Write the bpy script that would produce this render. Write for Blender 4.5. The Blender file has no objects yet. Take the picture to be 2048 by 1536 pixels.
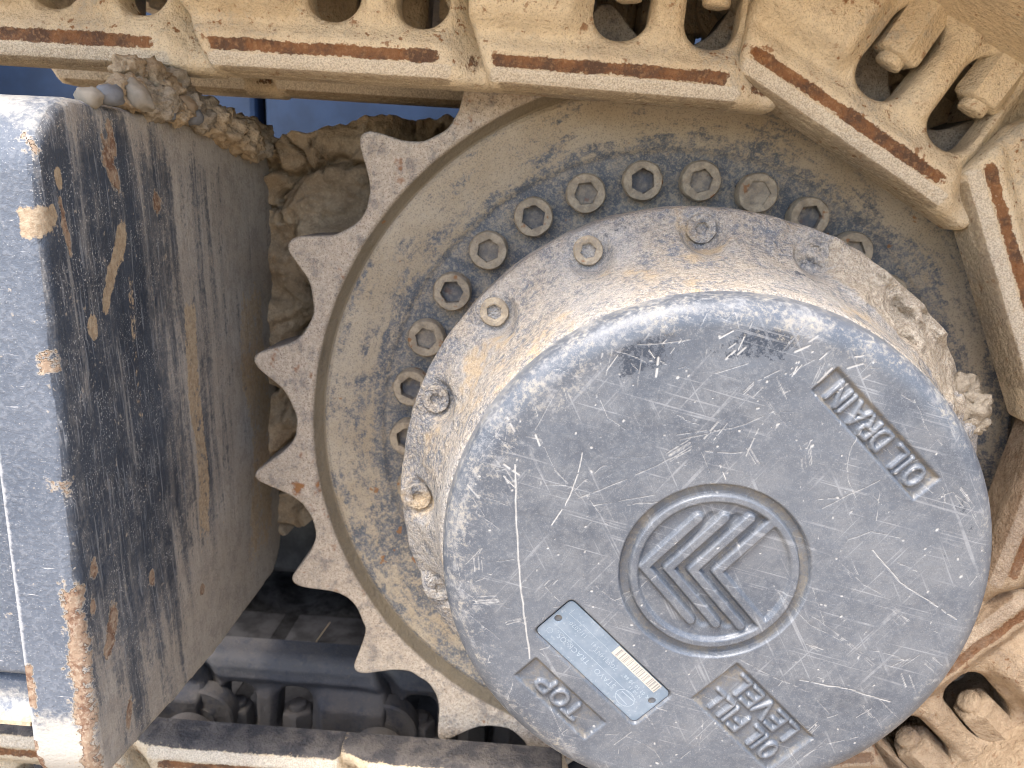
import bpy, math, random
import numpy as np
from mathutils import Matrix, Vector
R_ = math.radians
random.seed(7); rng = np.random.default_rng(11)
sc = bpy.context.scene
COL = sc.collection

# ------------------------------------------------------------------ camera, sky, sun, exposure
cam_d = bpy.data.cameras.new('camera'); cam = bpy.data.objects.new('camera', cam_d); COL.objects.link(cam); sc.camera = cam
def cam_matrix(pos, pitch, yaw, roll):
    m = Matrix.Rotation(yaw, 3, 'Z') @ Matrix.Rotation(pitch, 3, 'X') @ Matrix.Rotation(roll, 3, 'Y')
    r, f, u = m.col[0], m.col[1], m.col[2]
    return Matrix(((r.x, u.x, -f.x, pos[0]), (r.y, u.y, -f.y, pos[1]), (r.z, u.z, -f.z, pos[2]), (0, 0, 0, 1)))
cam.matrix_world = cam_matrix((-0.09827, -0.58685, 0.19564), -0.25036, 0.04086, -0.04762)
cam_d.sensor_width = 36; cam_d.lens = 26.853; cam_d.clip_start = 0.02; cam_d.clip_end = 500
cam_d.dof.use_dof = True; cam_d.dof.focus_distance = 0.42; cam_d.dof.aperture_fstop = 13.0

SUN_EL, SUN_AZ = R_(64), R_(35)          # azimuth: degrees from straight in front (-Y) towards the left (-X)
w = bpy.data.worlds.new('World'); sc.world = w; w.use_nodes = True
nt = w.node_tree; bg = nt.nodes['Background']; sky = nt.nodes.new('ShaderNodeTexSky')
sky.sky_type = 'NISHITA'; sky.sun_disc = False; sky.sun_elevation = SUN_EL
sky.sun_rotation = math.pi + SUN_AZ; sky.dust_density = 3.0; sky.air_density = 1.0
nt.links.new(sky.outputs[0], bg.inputs[0]); bg.inputs[1].default_value = 0.15
sd = bpy.data.lights.new('sun', 'SUN'); sun = bpy.data.objects.new('sun', sd); COL.objects.link(sun)
sd.energy = 1.7; sd.angle = R_(28); sd.color = (1.0, 0.95, 0.88)
sv = Vector((-math.sin(SUN_AZ) * math.cos(SUN_EL), -math.cos(SUN_AZ) * math.cos(SUN_EL), math.sin(SUN_EL)))
sun.rotation_euler = sv.to_track_quat('Z', 'Y').to_euler()
sc.view_settings.view_transform = 'Standard'; sc.view_settings.look = 'None'
sc.view_settings.exposure = 1.78; sc.view_settings.gamma = 1.0; sc.view_settings.use_curve_mapping = False
sc.render.engine = 'CYCLES'
sc.cycles.filter_width = 1.0; sc.cycles.max_bounces = 4; sc.cycles.diffuse_bounces = 2; sc.cycles.glossy_bounces = 2; sc.cycles.caustics_reflective = False; sc.cycles.caustics_refractive = False

# ------------------------------------------------------------------ numpy helpers
def _h(ix, iy, iz, s):
    n = (ix * 374761393 + iy * 668265263 + iz * 2147483647 + s * 974634777) & 0xffffffff
    n = ((n ^ (n >> 13)) * 1274126177) & 0xffffffff
    n = ((n ^ (n >> 16)) * 2246822519) & 0xffffffff
    return ((n ^ (n >> 15)) & 0xffffff) / float(0xffffff)
def vnoise(P, s=0):
    P = np.asarray(P, float); F = np.floor(P).astype(np.int64); f = P - F; f = f * f * (3 - 2 * f)
    r = 0
    for dx in (0, 1):
        for dy in (0, 1):
            for dz in (0, 1):
                wgt = (f[..., 0] if dx else 1 - f[..., 0]) * (f[..., 1] if dy else 1 - f[..., 1]) * (f[..., 2] if dz else 1 - f[..., 2])
                r = r + wgt * _h(F[..., 0] + dx, F[..., 1] + dy, F[..., 2] + dz, s)
    return r
def fbm(P, s=0, o=4):
    P = np.asarray(P, float); r = 0; a = .5; t = 0
    for i in range(o):
        r = r + a * vnoise(P * 2 ** i, s + i * 17); t += a; a *= .5
    return r / t
def sm(x, a, b):
    t = np.clip((x - a) / (b - a), 0, 1); return t * t * (3 - 2 * t)
def rbox(u, v, cu, cv, hu, hv, r):
    du = np.abs(u - cu) - hu + r; dv = np.abs(v - cv) - hv + r
    return np.hypot(np.maximum(du, 0), np.maximum(dv, 0)) + np.minimum(np.maximum(du, dv), 0) - r
def rnd_edge(d, r):
    t = 1 - np.clip(d / r, 0, 1); return -r * (1 - np.sqrt(np.clip(1 - t * t, 0, 1)))

# ------------------------------------------------------------------ object helpers
def mesh_obj(name, V, F, mat, parent=None, attrs=None, sharp=35, smooth=True):
    me = bpy.data.meshes.new(name)
    if isinstance(V, np.ndarray): V = V.tolist()
    if isinstance(F, np.ndarray): F = F.tolist()
    me.from_pydata(V, [], F); me.update()
    if smooth:
        me.polygons.foreach_set('use_smooth', [True] * len(me.polygons))
        if sharp: me.set_sharp_from_angle(angle=R_(sharp))
    if attrs:
        for k, a in attrs.items():
            at = me.attributes.new(k, 'FLOAT', 'POINT'); at.data.foreach_set('value', np.asarray(a, np.float32))
    if mat: me.materials.append(mat)
    o = bpy.data.objects.new(name, me); COL.objects.link(o)
    if parent: o.parent = parent
    return o
def empty(name, loc=(0, 0, 0)):
    o = bpy.data.objects.new(name, None); COL.objects.link(o); o.location = loc; o.empty_display_size = .02; return o
def tag(o, label=None, cat=None, group=None, kind=None):
    if label: o['label'] = label
    if cat: o['category'] = cat
    if group: o['group'] = group
    if kind: o['kind'] = kind
    return o
def copy_under(src, parent, M=None):
    c = src.copy(); COL.objects.link(c); c.parent = parent
    if M is not None: c.matrix_local = M
    return c
def box(name, lo, hi, mat, parent=None, bev=0.002):
    import bmesh
    bm = bmesh.new(); bmesh.ops.create_cube(bm, size=1)
    for v in bm.verts:
        v.co = Vector([(lo[i] + hi[i]) / 2 + v.co[i] * (hi[i] - lo[i]) for i in range(3)])
    if bev: bmesh.ops.bevel(bm, geom=list(bm.edges), offset=bev, segments=2, affect='EDGES', profile=.5)
    me = bpy.data.meshes.new(name); bm.to_mesh(me); bm.free()
    if mat: me.materials.append(mat)
    o = bpy.data.objects.new(name, me); COL.objects.link(o)
    if parent: o.parent = parent
    return o
def grid_faces(nr, nc, wrap=False):
    i = np.arange(nr - 1)[:, None]; j = np.arange(nc if wrap else nc - 1)[None, :]
    a = i * nc + j; b = i * nc + (j + 1) % nc
    return np.stack([a, b, b + nc, a + nc], -1).reshape(-1, 4)
def plate(sdf, height, box_, cell, depth, segs=4, back=True):
    """plate with outline/holes from a signed distance (negative inside); returns (u,v,w) verts, faces"""
    u0, u1, v0, v1 = box_
    nu = int((u1 - u0) / cell) + 1; nv = int((v1 - v0) / cell) + 1
    U, Vv = np.meshgrid(np.linspace(u0, u1, nu), np.linspace(v0, v1, nv), indexing='ij')
    h = cell * .05
    S = sdf(U, Vv)
    near = np.abs(S) < .72 * cell
    for _ in range(3):
        S = sdf(U, Vv); gu = (sdf(U + h, Vv) - S) / h; gv = (sdf(U, Vv + h) - S) / h; g = np.maximum(np.hypot(gu, gv), .2)
        U = np.where(near, U - S * gu / g ** 2, U); Vv = np.where(near, Vv - S * gv / g ** 2, Vv)
    S = np.where(near, 0, sdf(U, Vv))
    idx = np.arange(nu * nv).reshape(nu, nv)
    q = np.stack([idx[:-1, :-1], idx[1:, :-1], idx[1:, 1:], idx[:-1, 1:]], -1).reshape(-1, 4)
    Sf = S.ravel(); uf = U.ravel(); vf = Vv.ravel()
    cen = sdf(uf[q].mean(1), vf[q].mean(1))
    q = q[(Sf[q] <= 1e-9).all(1) & (cen < .05 * cell)]
    used = np.unique(q); rm = -np.ones(nu * nv, int); rm[used] = np.arange(len(used)); q = rm[q]
    uf = uf[used]; vf = vf[used]; d = -np.minimum(Sf[used], 0)
    W = height(uf, vf, d)
    n = len(used)
    e = np.concatenate([q[:, [0, 1]], q[:, [1, 2]], q[:, [2, 3]], q[:, [3, 0]]])
    key = np.sort(e, 1); _, inv, cnt = np.unique(key[:, 0] * n + key[:, 1], return_inverse=True, return_counts=True)
    be = e[cnt[inv] == 1]
    bv = np.unique(be); bm_ = -np.ones(n, int); bm_[bv] = np.arange(len(bv)); nb = len(bv)
    V = [np.stack([uf, vf, W], 1)]; Fs = [q]; prev = bv
    off = n
    for k in range(1, segs + 1):
        t = k / segs
        V.append(np.stack([uf[bv], vf[bv], W[bv] * (1 - t) - depth * t], 1)); cur = off + np.arange(nb); off += nb
        Fs.append(np.stack([be[:, 1], be[:, 0], be[:, 0], be[:, 1]], 1))
        f = Fs[-1]; f[:, 0] = prev[bm_[be[:, 1]]]; f[:, 1] = prev[bm_[be[:, 0]]]; f[:, 2] = cur[bm_[be[:, 0]]]; f[:, 3] = cur[bm_[be[:, 1]]]
        prev = cur
    if back:
        V.append(np.stack([uf, vf, np.full(n, -depth)], 1)); Fs.append((q + off)[:, ::-1])
    return np.concatenate(V), np.concatenate(Fs)
def revolve(prof, nseg, fr=None):
    """prof list of (r, y) front to back about the Y axis"""
    pr = np.array(prof, float); a = np.linspace(0, 2 * np.pi, nseg, endpoint=False)
    r = pr[:, 0][:, None] + 0 * a; y = pr[:, 1][:, None] + 0 * a
    if fr is not None: r, y = fr(r, y, a[None, :] + 0 * r)
    V = np.stack([r * np.cos(a), y, r * np.sin(a)], -1).reshape(-1, 3)
    return V, grid_faces(len(pr), nseg, True)
def arc(cr, cy, rad, a0, a1, n):
    t = np.radians(np.linspace(a0, a1, n)); return [(cr + rad * math.cos(x), cy + rad * math.sin(x)) for x in t]

# ------------------------------------------------------------------ materials
class B:
    def __init__(s, name):
        s.m = bpy.data.materials.new(name); s.m.use_nodes = True; s.t = s.m.node_tree; s.n = s.t.nodes; s.l = s.t.links
        s.bsdf = s.n['Principled BSDF']; g = s.n.new('ShaderNodeNewGeometry'); s.P = g.outputs['Position']; s.N = g.outputs['Normal']
    def put(s, sock, v):
        if hasattr(v, 'links') or hasattr(v, 'is_output'): s.l.new(v, sock)
        else:
            if sock.type == 'RGBA' and len(v) == 3: v = (*v, 1)
            sock.default_value = v
    def map(s, vec=None, scale=(1, 1, 1), rot=(0, 0, 0), loc=(0, 0, 0)):
        n = s.n.new('ShaderNodeMapping'); s.put(n.inputs[0], vec if vec is not None else s.P)
        n.inputs['Scale'].default_value = scale; n.inputs['Rotation'].default_value = rot; n.inputs['Location'].default_value = loc
        return n.outputs[0]
    def noise(s, scale, detail=4, rough=.6, vec=None, dist=0, off=0):
        n = s.n.new('ShaderNodeTexNoise')
        v = vec if vec is not None else s.P
        if off: v = s.map(v, loc=(off, off * .7, -off))
        s.put(n.inputs['Vector'], v)
        n.inputs['Scale'].default_value = scale; n.inputs['Detail'].default_value = detail
        n.inputs['Roughness'].default_value = rough; n.inputs['Distortion'].default_value = dist
        return n.outputs['Fac']
    def vor(s, scale, vec=None, feature='F1', rand=1):
        n = s.n.new('ShaderNodeTexVoronoi'); n.feature = feature
        s.put(n.inputs['Vector'], vec if vec is not None else s.P); n.inputs['Scale'].default_value = scale
        n.inputs['Randomness'].default_value = rand
        return n.outputs['Distance']
    def ramp(s, f, a, b, lo=0, hi=1):
        n = s.n.new('ShaderNodeMapRange'); n.interpolation_type = 'SMOOTHSTEP'; n.clamp = True
        s.put(n.inputs[0], f)
        if a > b: a, b, lo, hi = b, a, hi, lo
        for k, v in zip((1, 2, 3, 4), (a, b, lo, hi)): n.inputs[k].default_value = v
        return n.outputs[0]
    def math(s, op, a, b=0.0, c=None):
        n = s.n.new('ShaderNodeMath'); n.operation = op; s.put(n.inputs[0], a); s.put(n.inputs[1], b)
        if c is not None: s.put(n.inputs[2], c)
        return n.outputs[0]
    def add(s, *a):
        r = a[0]
        for x in a[1:]: r = s.math('ADD', r, x)
        return r
    def mul(s, *a):
        r = a[0]
        for x in a[1:]: r = s.math('MULTIPLY', r, x)
        return r
    def mix(s, f, a, b):
        n = s.n.new('ShaderNodeMix'); n.data_type = 'RGBA'; s.put(n.inputs[0], f); s.put(n.inputs[6], a); s.put(n.inputs[7], b); return n.outputs[2]
    def mixf(s, f, a, b):
        n = s.n.new('ShaderNodeMix'); n.data_type = 'FLOAT'; s.put(n.inputs[0], f); s.put(n.inputs[2], a); s.put(n.inputs[3], b); return n.outputs[0]
    def attr(s, name):
        n = s.n.new('ShaderNodeAttribute'); n.attribute_name = name; return n.outputs['Fac']
    def sep(s, v, i):
        n = s.n.new('ShaderNodeSeparateXYZ'); s.put(n.inputs[0], v); return n.outputs[i]
    def up(s): return s.sep(s.N, 2)
    def bump(s, h, dist, strength=1.0, prev=None):
        n = s.n.new('ShaderNodeBump'); n.inputs['Strength'].default_value = strength; n.inputs['Distance'].default_value = dist
        s.put(n.inputs['Height'], h)
        if prev is not None: s.l.new(prev, n.inputs['Normal'])
        return n.outputs[0]
    def out(s, col, rough=.7, nrm=None, metal=0.0, spec=.5):
        s.put(s.bsdf.inputs['Base Color'], col); s.put(s.bsdf.inputs['Roughness'], rough); s.put(s.bsdf.inputs['Metallic'], metal)
        s.put(s.bsdf.inputs['Specular IOR Level'], spec)
        if nrm is not None: s.l.new(nrm, s.bsdf.inputs['Normal'])
        return s.m

DUST = (.50, .36, .22); DUST_L = (.60, .48, .34); PALE = (.52, .49, .45)
RUST = (.17, .055, .016); RUST_D = (.06, .024, .014); PAINT = (.030, .036, .048)

def mat_link(name='sand_coated_steel', dark=0.0, run=False, brown=False):
    b = B(name)
    rust, bev, rel = b.attr('rust'), b.attr('bevel'), b.attr('edge')
    n1 = b.noise(9, 3, .6); n2 = b.noise(45, 4, .7, off=3); n3 = b.noise(300, 3, .75, off=5); n4 = b.noise(1000, 1, .6)
    if dark:  # darker, greyer variant for the far side of the lower run
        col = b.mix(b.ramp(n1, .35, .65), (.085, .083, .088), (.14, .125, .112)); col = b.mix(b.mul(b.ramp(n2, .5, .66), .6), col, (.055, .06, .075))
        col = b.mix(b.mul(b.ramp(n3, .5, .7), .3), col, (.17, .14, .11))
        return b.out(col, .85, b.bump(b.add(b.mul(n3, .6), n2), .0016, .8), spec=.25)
    col = b.mix(b.ramp(n1, .35, .65), (.65, .51, .335), (.77, .645, .46))
    col = b.mix(b.mul(b.ramp(n2, .48, .66), .5), col, (.52, .42, .30))              # greyer film
    col = b.mix(b.mul(b.ramp(n3, .45, .66), .45), col, (.86, .72, .50))
    col = b.mix(b.mul(b.ramp(n4, .55, .68), .5), col, (.36, .265, .17))
    pit = b.ramp(b.add(n3, b.mul(b.add(n4, -.5), .5)), .36, .27); col = b.mix(b.mul(pit, .6), col, (.24, .165, .10))
    n5 = b.noise(16, 4, .7, off=9)
    grey = b.ramp(b.add(b.mul(n5, .70), b.mul(n3, .35)), .53, .66)
    col = b.mix(b.mul(grey, .6), col, (.31, .285, .255))
    # rust freckles in patches
    fre = b.mul(b.ramp(b.noise(170, 3, .65, off=21), .60, .68), b.ramp(b.add(n5, b.mul(n1, .5)), .64, .82))
    col = b.mix(b.mul(fre, .85), col, (.25, .10, .03))
    fre2 = b.ramp(b.add(b.noise(48, 3, .7, off=27), b.mul(b.add(n3, -.5), .30)), .645, .71)
    col = b.mix(b.mul(fre2, .75), col, (.24, .09, .028))
    # drying cracks
    dv = b.n.new('ShaderNodeVectorMath'); dv.operation = 'ADD'; nn = b.n.new('ShaderNodeTexNoise'); nn.inputs['Scale'].default_value = 70; nn.inputs['Detail'].default_value = 2
    b.put(nn.inputs[0], b.P); vs = b.n.new('ShaderNodeVectorMath'); vs.operation = 'SCALE'; b.put(vs.inputs[0], nn.outputs['Color']); vs.inputs['Scale'].default_value = .035
    b.put(dv.inputs[0], b.P); b.put(dv.inputs[1], vs.outputs[0])
    cr = b.ramp(b.vor(46, vec=dv.outputs[0], feature='DISTANCE_TO_EDGE'), .0, .016, 1, 0)
    cr = b.mul(cr, b.ramp(b.add(n5, b.mul(n3, .15)), .36, .50, 1, 0), b.ramp(n2, .40, .60))
    col = b.mix(b.mul(cr, .75), col, (.17, .105, .055))
    e = b.mul(b.add(n3, -.5), 1.2); e2 = b.mul(b.add(n2, -.5), 1.0)
    mb = b.ramp(b.add(bev, b.mul(e, .6), e2), .40, .75)
    col = b.mix(b.mul(mb, .8), col, b.mix(b.ramp(n4, .4, .6), (.52, .44, .34), (.80, .71, .57)))
    mr = b.ramp(b.add(rust, e, e2, b.mul(b.add(n5, -.55), 1.3)), .42, .62)
    rc = b.mix(b.ramp(n2, .42, .60), (.22, .085, .028), (.085, .036, .020)); rc = b.mix(b.mul(b.ramp(n3, .50, .68), .6), rc, (.38, .20, .09))
    col = b.mix(b.mul(mr, .93), col, rc)
    me = b.ramp(b.add(rel, e), .45, .75)
    col = b.mix(b.mul(me, .70), col, b.mix(b.ramp(n3, .45, .6), (.21, .15, .095), (.36, .27, .17)))
    if brown: col = b.mix(.62, col, b.mix(b.ramp(n2, .42, .6), (.13, .068, .038), (.30, .205, .135)))  # whole link mixed towards a darker brown
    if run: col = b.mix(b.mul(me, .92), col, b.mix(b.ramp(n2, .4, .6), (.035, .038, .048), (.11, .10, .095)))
    hgt = b.add(b.mul(n3, .9), b.mul(n2, 1.3), b.mul(rust, -.35))
    return b.out(col, b.mixf(mr, .92, .7), b.bump(hgt, .0024, 1.0), spec=.25)

def mat_sprocket():
    b = B('dusty_sprocket_steel')
    tooth = b.attr('tooth')
    n1 = b.noise(14, 3, .6); n2 = b.noise(70, 4, .7, off=3); n3 = b.noise(320, 3, .75, off=5); n4 = b.noise(900, 1, .6, off=2)
    paint = b.mix(b.ramp(n2, .38, .62), (.115, .128, .148), (.20, .205, .21))
    film = b.mix(b.ramp(n3, .4, .6), (.24, .22, .19), (.36, .315, .25))
    base = b.mix(b.ramp(b.add(b.mul(n2, .45), b.mul(n3, .55)), .45, .58), paint, film)
    cv = b.n.new('ShaderNodeCombineXYZ'); b.put(cv.inputs[0], b.attr('radius')); b.put(cv.inputs[1], b.attr('angle_a')); b.put(cv.inputs[2], b.attr('angle_b'))
    pst = b.noise(1, 4, .65, vec=b.map(cv.outputs[0], scale=(110, 6, 6)))
    dirt = b.mix(b.ramp(n1, .35, .65), (.41, .335, .235), (.48, .41, .31))
    dm = b.add(b.mul(pst, .80), b.mul(n2, .30), b.mul(n3, .36), b.attr('dust'), -.08)
    base = b.mix(b.mul(b.ramp(dm, .61, .78), .95), base, dirt)
    base = b.mix(b.mul(b.ramp(n4, .55, .68), .5), base, (.10, .10, .105)); base = b.mix(b.mul(b.ramp(n4, .44, .32), .4), base, (.48, .40, .30))
    th = b.mix(b.ramp(n3, .4, .6), (.43, .36, .285), (.57, .49, .395))
    th = b.mix(b.mul(b.ramp(b.add(b.mul(n2, .6), b.mul(n3, .4)), .50, .60), .7), th, (.19, .175, .165))
    n6 = b.noise(55, 3, .65, off=13)
    th = b.mix(b.mul(b.ramp(n6, .61, .70), .7), th, (.25, .10, .035))
    th = b.mix(b.mul(b.ramp(n4, .56, .7), .6), th, (.10, .065, .05))
    base = b.mix(b.ramp(tooth, .3, .7), base, th)
    base = b.mix(b.mul(b.ramp(b.add(b.attr('groove'), b.mul(b.add(n2, -.5), .4)), .3, .8), .85), base, (.185, .15, .10))
    base = b.mix(b.mul(b.attr('flank'), .75), base, b.mix(b.ramp(n2, .4, .6), (.13, .135, .15), (.26, .23, .20)))
    base = b.mix(b.mul(b.ramp(b.add(n6, b.mul(n1, .2)), .79, .83), .8), base, (.30, .14, .05))
    hgt = b.add(b.mul(n2, 1.0), b.mul(n3, .6))
    return b.out(base, b.mixf(b.ramp(dm, .5, .7), .6, .9), b.bump(hgt, .0022, 1.0), spec=.35)

def mat_cover():
    b = B('scratched_dark_paint')
    scr, cav, rim = b.attr('scratch'), b.attr('cavity'), b.attr('rim')
    n1 = b.noise(13, 3, .6); n2 = b.noise(60, 4, .7, off=3); n3 = b.noise(330, 3, .75, off=5); n4 = b.noise(1300, 1, .6)
    n5 = b.noise(34, 4, .7, off=11)
    col = b.mix(b.ramp(n1, .35, .65), (.074, .087, .109), (.106, .120, .142))
    col = b.mix(b.mul(b.ramp(n5, .42, .66), .45), col, (.18, .188, .198))
    col = b.mix(b.mul(b.ramp(n3, .45, .64), .30), col, (.19, .20, .21))
    col = b.mix(b.mul(b.ramp(n4, .58, .72), .24), col, (.30, .31, .32))
    col = b.mix(b.mul(b.ramp(n4, .44, .30), .2), col, (.05, .055, .065))
    col = b.mix(b.ramp(b.add(b.attr('polish'), b.mul(b.add(n5, -.5), .9), b.mul(b.add(n3, -.5), .9)), .42, .60), col, (.030, .040, .058))
    fm = None                                      # hair-fine wipe marks in several directions
    for i, (ang, sx) in enumerate(((.5, 520), (1.35, 620), (2.5, 560))):
        v = b.map(b.map(rot=(0, ang, 0)), scale=(sx, 90, 15))
        t = b.mul(b.ramp(b.noise(1, 1, .55, vec=v, off=i * 3.1), .62, .74), b.ramp(b.add(n5, (0, .04, -.03)[i]), (.44, .42, .40)[i], .62))
        fm = t if fm is None else b.math('MAXIMUM', fm, t)
    col = b.mix(b.mul(fm, .26), col, (.44, .45, .46))
    col = b.mix(b.mul(b.ramp(b.add(scr, b.mul(b.add(n3, -.5), .45)), .15, .9), .85), col, (.50, .49, .465))
    rm = b.ramp(b.add(rim, b.mul(b.add(n5, -.5), .9), b.mul(b.add(n3, -.5), 1.5)), .40, .85)
    dustc = b.mix(b.ramp(n2, .35, .65), (.24, .247, .26), (.355, .325, .27))
    col = b.mix(b.mul(rm, .8), col, dustc)
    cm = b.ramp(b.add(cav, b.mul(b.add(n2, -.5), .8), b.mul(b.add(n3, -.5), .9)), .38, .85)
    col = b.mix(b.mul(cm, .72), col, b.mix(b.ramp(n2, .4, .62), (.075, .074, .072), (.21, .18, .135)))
    clod = b.ramp(b.add(b.mul(n5, .8), b.mul(rim, .12), b.mul(n3, .2)), .70, .77)
    col = b.mix(b.mul(clod, .8), col, (.48, .385, .26))
    hgt = b.add(b.mul(n3, .35), b.mul(rim, .3), b.mul(scr, -.35))
    ro = b.mixf(rm, b.ramp(n3, .3, .7, .34, .48), .85)
    return b.out(col, ro, b.bump(hgt, .0005, .8), spec=.5)

def mat_flange():
    b = B('dust_caked_housing')
    n1 = b.noise(16, 3, .6); n2 = b.noise(75, 4, .7, off=3); n3 = b.noise(340, 3, .75, off=5); n4 = b.noise(1000, 1, .6)
    dust = b.mix(b.ramp(n1, .35, .65), (.36, .30, .23), (.31, .30, .29))
    dust = b.mix(b.mul(b.ramp(n3, .4, .65), .6), dust, (.48, .43, .36))
    paint = b.mix(b.ramp(n3, .4, .65), (.15, .16, .18), (.25, .255, .265))
    dm = b.add(b.mul(n1, .35), b.mul(n2, .55), b.mul(n3, .5), b.mul(b.up(), .04))
    col = b.mix(b.ramp(dm, .56, .78), paint, dust)
    n5 = b.noise(21, 4, .68, off=19)
    col = b.mix(b.mul(b.ramp(b.add(n5, b.mul(n3, .12)), .73, .77), .85), col, (.05, .06, .08))
    col = b.mix(b.mul(b.ramp(n5, .45, .34), .75), col, (.48, .36, .22))
    col = b.mix(b.mul(b.ramp(b.add(b.mul(n2, .8), b.mul(n1, .3)), .74, .79), .8), col, (.26, .10, .035))
    col = b.mix(b.mul(b.ramp(b.add(b.attr('dirt'), b.mul(b.add(n2, -.5), 1.2)), .35, .65), .85), col, b.mix(b.ramp(n3, .4, .6), (.36, .29, .21), (.52, .44, .335)))
    col = b.mix(b.mul(b.ramp(n4, .55, .68), .5), col, (.15, .14, .13)); col = b.mix(b.mul(b.ramp(n4, .42, .30), .4), col, (.60, .56, .50))
    return b.out(col, .85, b.bump(b.add(b.mul(n2, 1.2), b.mul(n3, 1.0)), .0026, 1.0), spec=.3)

def mat_bolt():
    b = B('dusty_bolt_steel')
    n2 = b.noise(120, 4, .7); n3 = b.noise(420, 3, .7, off=3)
    col = b.mix(b.ramp(n2, .38, .62), (.31, .255, .185), (.44, .365, .265))
    col = b.mix(b.mul(b.ramp(n3, .5, .65), .5), col, (.22, .20, .18))
    col = b.mix(b.mul(b.ramp(b.noise(70, 3, .6, off=9), .62, .68), .75), col, (.27, .11, .035))
    pit = b.attr('pit'); col = b.mix(b.mul(pit, b.ramp(n2, .3, .7, .95, .45)), col, (.10, .11, .13))
    return b.out(col, .8, b.bump(b.add(n2, n3), .0010, .8), spec=.3)

def mat_guard():
    b = B('worn_black_guard_paint')
    chip, rub, front = b.attr('chip'), b.attr('rub'), b.attr('front')
    ax = b.map(scale=(1, 1, 1), rot=(R_(-4), 0, 0))
    st1 = b.noise(1, 5, .65, vec=b.map(ax, scale=(40, 95, 7)), dist=.25)
    st2 = b.noise(1, 4, .6, vec=b.map(ax, scale=(40, 42, 2.4)), off=4)
    st3 = b.noise(1, 3, .6, vec=b.map(ax, scale=(200, 420, 28)), off=8)
    n1 = b.noise(12, 3, .6); n2 = b.noise(60, 4, .7, off=3); n3 = b.noise(320, 3, .72, off=5); n4 = b.noise(1000, 1, .6, off=2)
    paint = b.mix(b.ramp(n1, .35, .65), (.030, .040, .058), (.054, .067, .089))
    paint = b.mix(b.mul(b.ramp(st3, .56, .66), .55), paint, (.26, .275, .295))
    paint = b.mix(b.mul(b.ramp(st1, .57, .66), .6), paint, (.30, .295, .285))
    sp = b.mul(b.ramp(n4, .60, .70), b.ramp(n2, .40, .58)); paint = b.mix(b.mul(sp, .85), paint, (.5, .5, .48))
    y = b.sep(b.P, 1); z = b.sep(b.P, 2)
    dep = b.ramp(y, -.15, .06, -.05, .20)
    low = b.ramp(z, -.02, -.17, 0, .16)
    top = b.ramp(z, .19, .235, 0, .16)
    dm = b.add(b.mul(st2, .40), b.mul(st1, .36), b.mul(n2, .20), b.mul(n3, .28), dep, low, top, -.05)
    dc = b.mix(b.ramp(n1, .3, .7), (.44, .385, .315), (.50, .46, .40)); dc = b.mix(b.ramp(z, -.06, -.15, 0, .6), dc, (.42, .37, .30))
    dc = b.mix(b.mul(b.ramp(b.add(b.mul(n2, .6), b.mul(n3, .4)), .46, .60), .6), dc, (.22, .19, .165)); dc = b.mix(b.mul(b.ramp(n4, .56, .70), .4), dc, (.62, .55, .46))
    side = b.mix(b.mul(b.ramp(dm, .60, .72), .95), paint, dc)
    film = b.mul(b.ramp(dm, .50, .62), .3); side = b.mix(film, side, (.31, .29, .265))
    fr = b.mix(b.ramp(n1, .3, .7), (.088, .108, .142), (.122, .143, .178))  # front face painted lighter and bluer than the side, standing in for sky light
    fr = b.mix(b.mul(b.ramp(n3, .45, .65), .4), fr, (.24, .26, .29))
    sc_ = b.ramp(b.noise(1, 3, .6, vec=b.map(scale=(60, 60, 500), rot=(0, .3, 0)), off=3), .66, .74)
    fr = b.mix(b.mul(sc_, b.ramp(n2, .45, .6)), fr, (.5, .5, .5))
    fr = b.mix(b.mul(b.ramp(n4, .66, .74), .6), fr, (.55, .54, .52))
    fr = b.mix(b.mul(b.ramp(b.add(b.ramp(z, -.09, -.16, 0, .55), b.ramp(z, .19, .23, 0, .30), b.mul(n2, .5), b.mul(n3, .3)), .55, .78), .85), fr, (.52, .49, .43))
    col = b.mix(b.ramp(front, .4, .6), side, fr)
    col = b.mix(b.mul(b.ramp(b.add(front, b.mul(b.add(n2, -.5), .5), b.mul(b.add(n3, -.5), .6)), 1.2, 1.6), .8), col, (.46, .47, .48))
    n6 = b.noise(140, 3, .65, off=17); e = b.mul(b.add(n3, -.5), .8); e2 = b.mul(b.add(n6, -.5), 1.6)
    mr = b.ramp(b.add(rub, e, b.mul(e2, .5), b.mul(b.add(st1, -.5), .8)), .40, .60); col = b.mix(b.mul(mr, .9), col, b.mix(b.ramp(n3, .4, .6), (.37, .275, .175), (.47, .37, .25)))
    hc = b.add(chip, e, e2)
    lip = b.mul(b.ramp(hc, .28, .42), .6); col = b.mix(lip, col, (.5, .43, .34))
    mc = b.ramp(hc, .44, .52)
    cc = b.mix(b.ramp(n6, .4, .6), (.18, .10, .065), (.32, .23, .16)); cc = b.mix(b.mul(b.ramp(n3, .5, .65), .7), cc, (.45, .37, .28))
    col = b.mix(mc, col, cc)
    hgt = b.add(b.mul(n3, .6), b.mul(mc, -1.6), b.mul(st1, .8))
    ro = b.mixf(b.ramp(dm, .5, .7), b.ramp(n3, .3, .7, .46, .62), .85)
    return b.out(col, ro, b.bump(hgt, .0013, .9), spec=.4)

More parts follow.
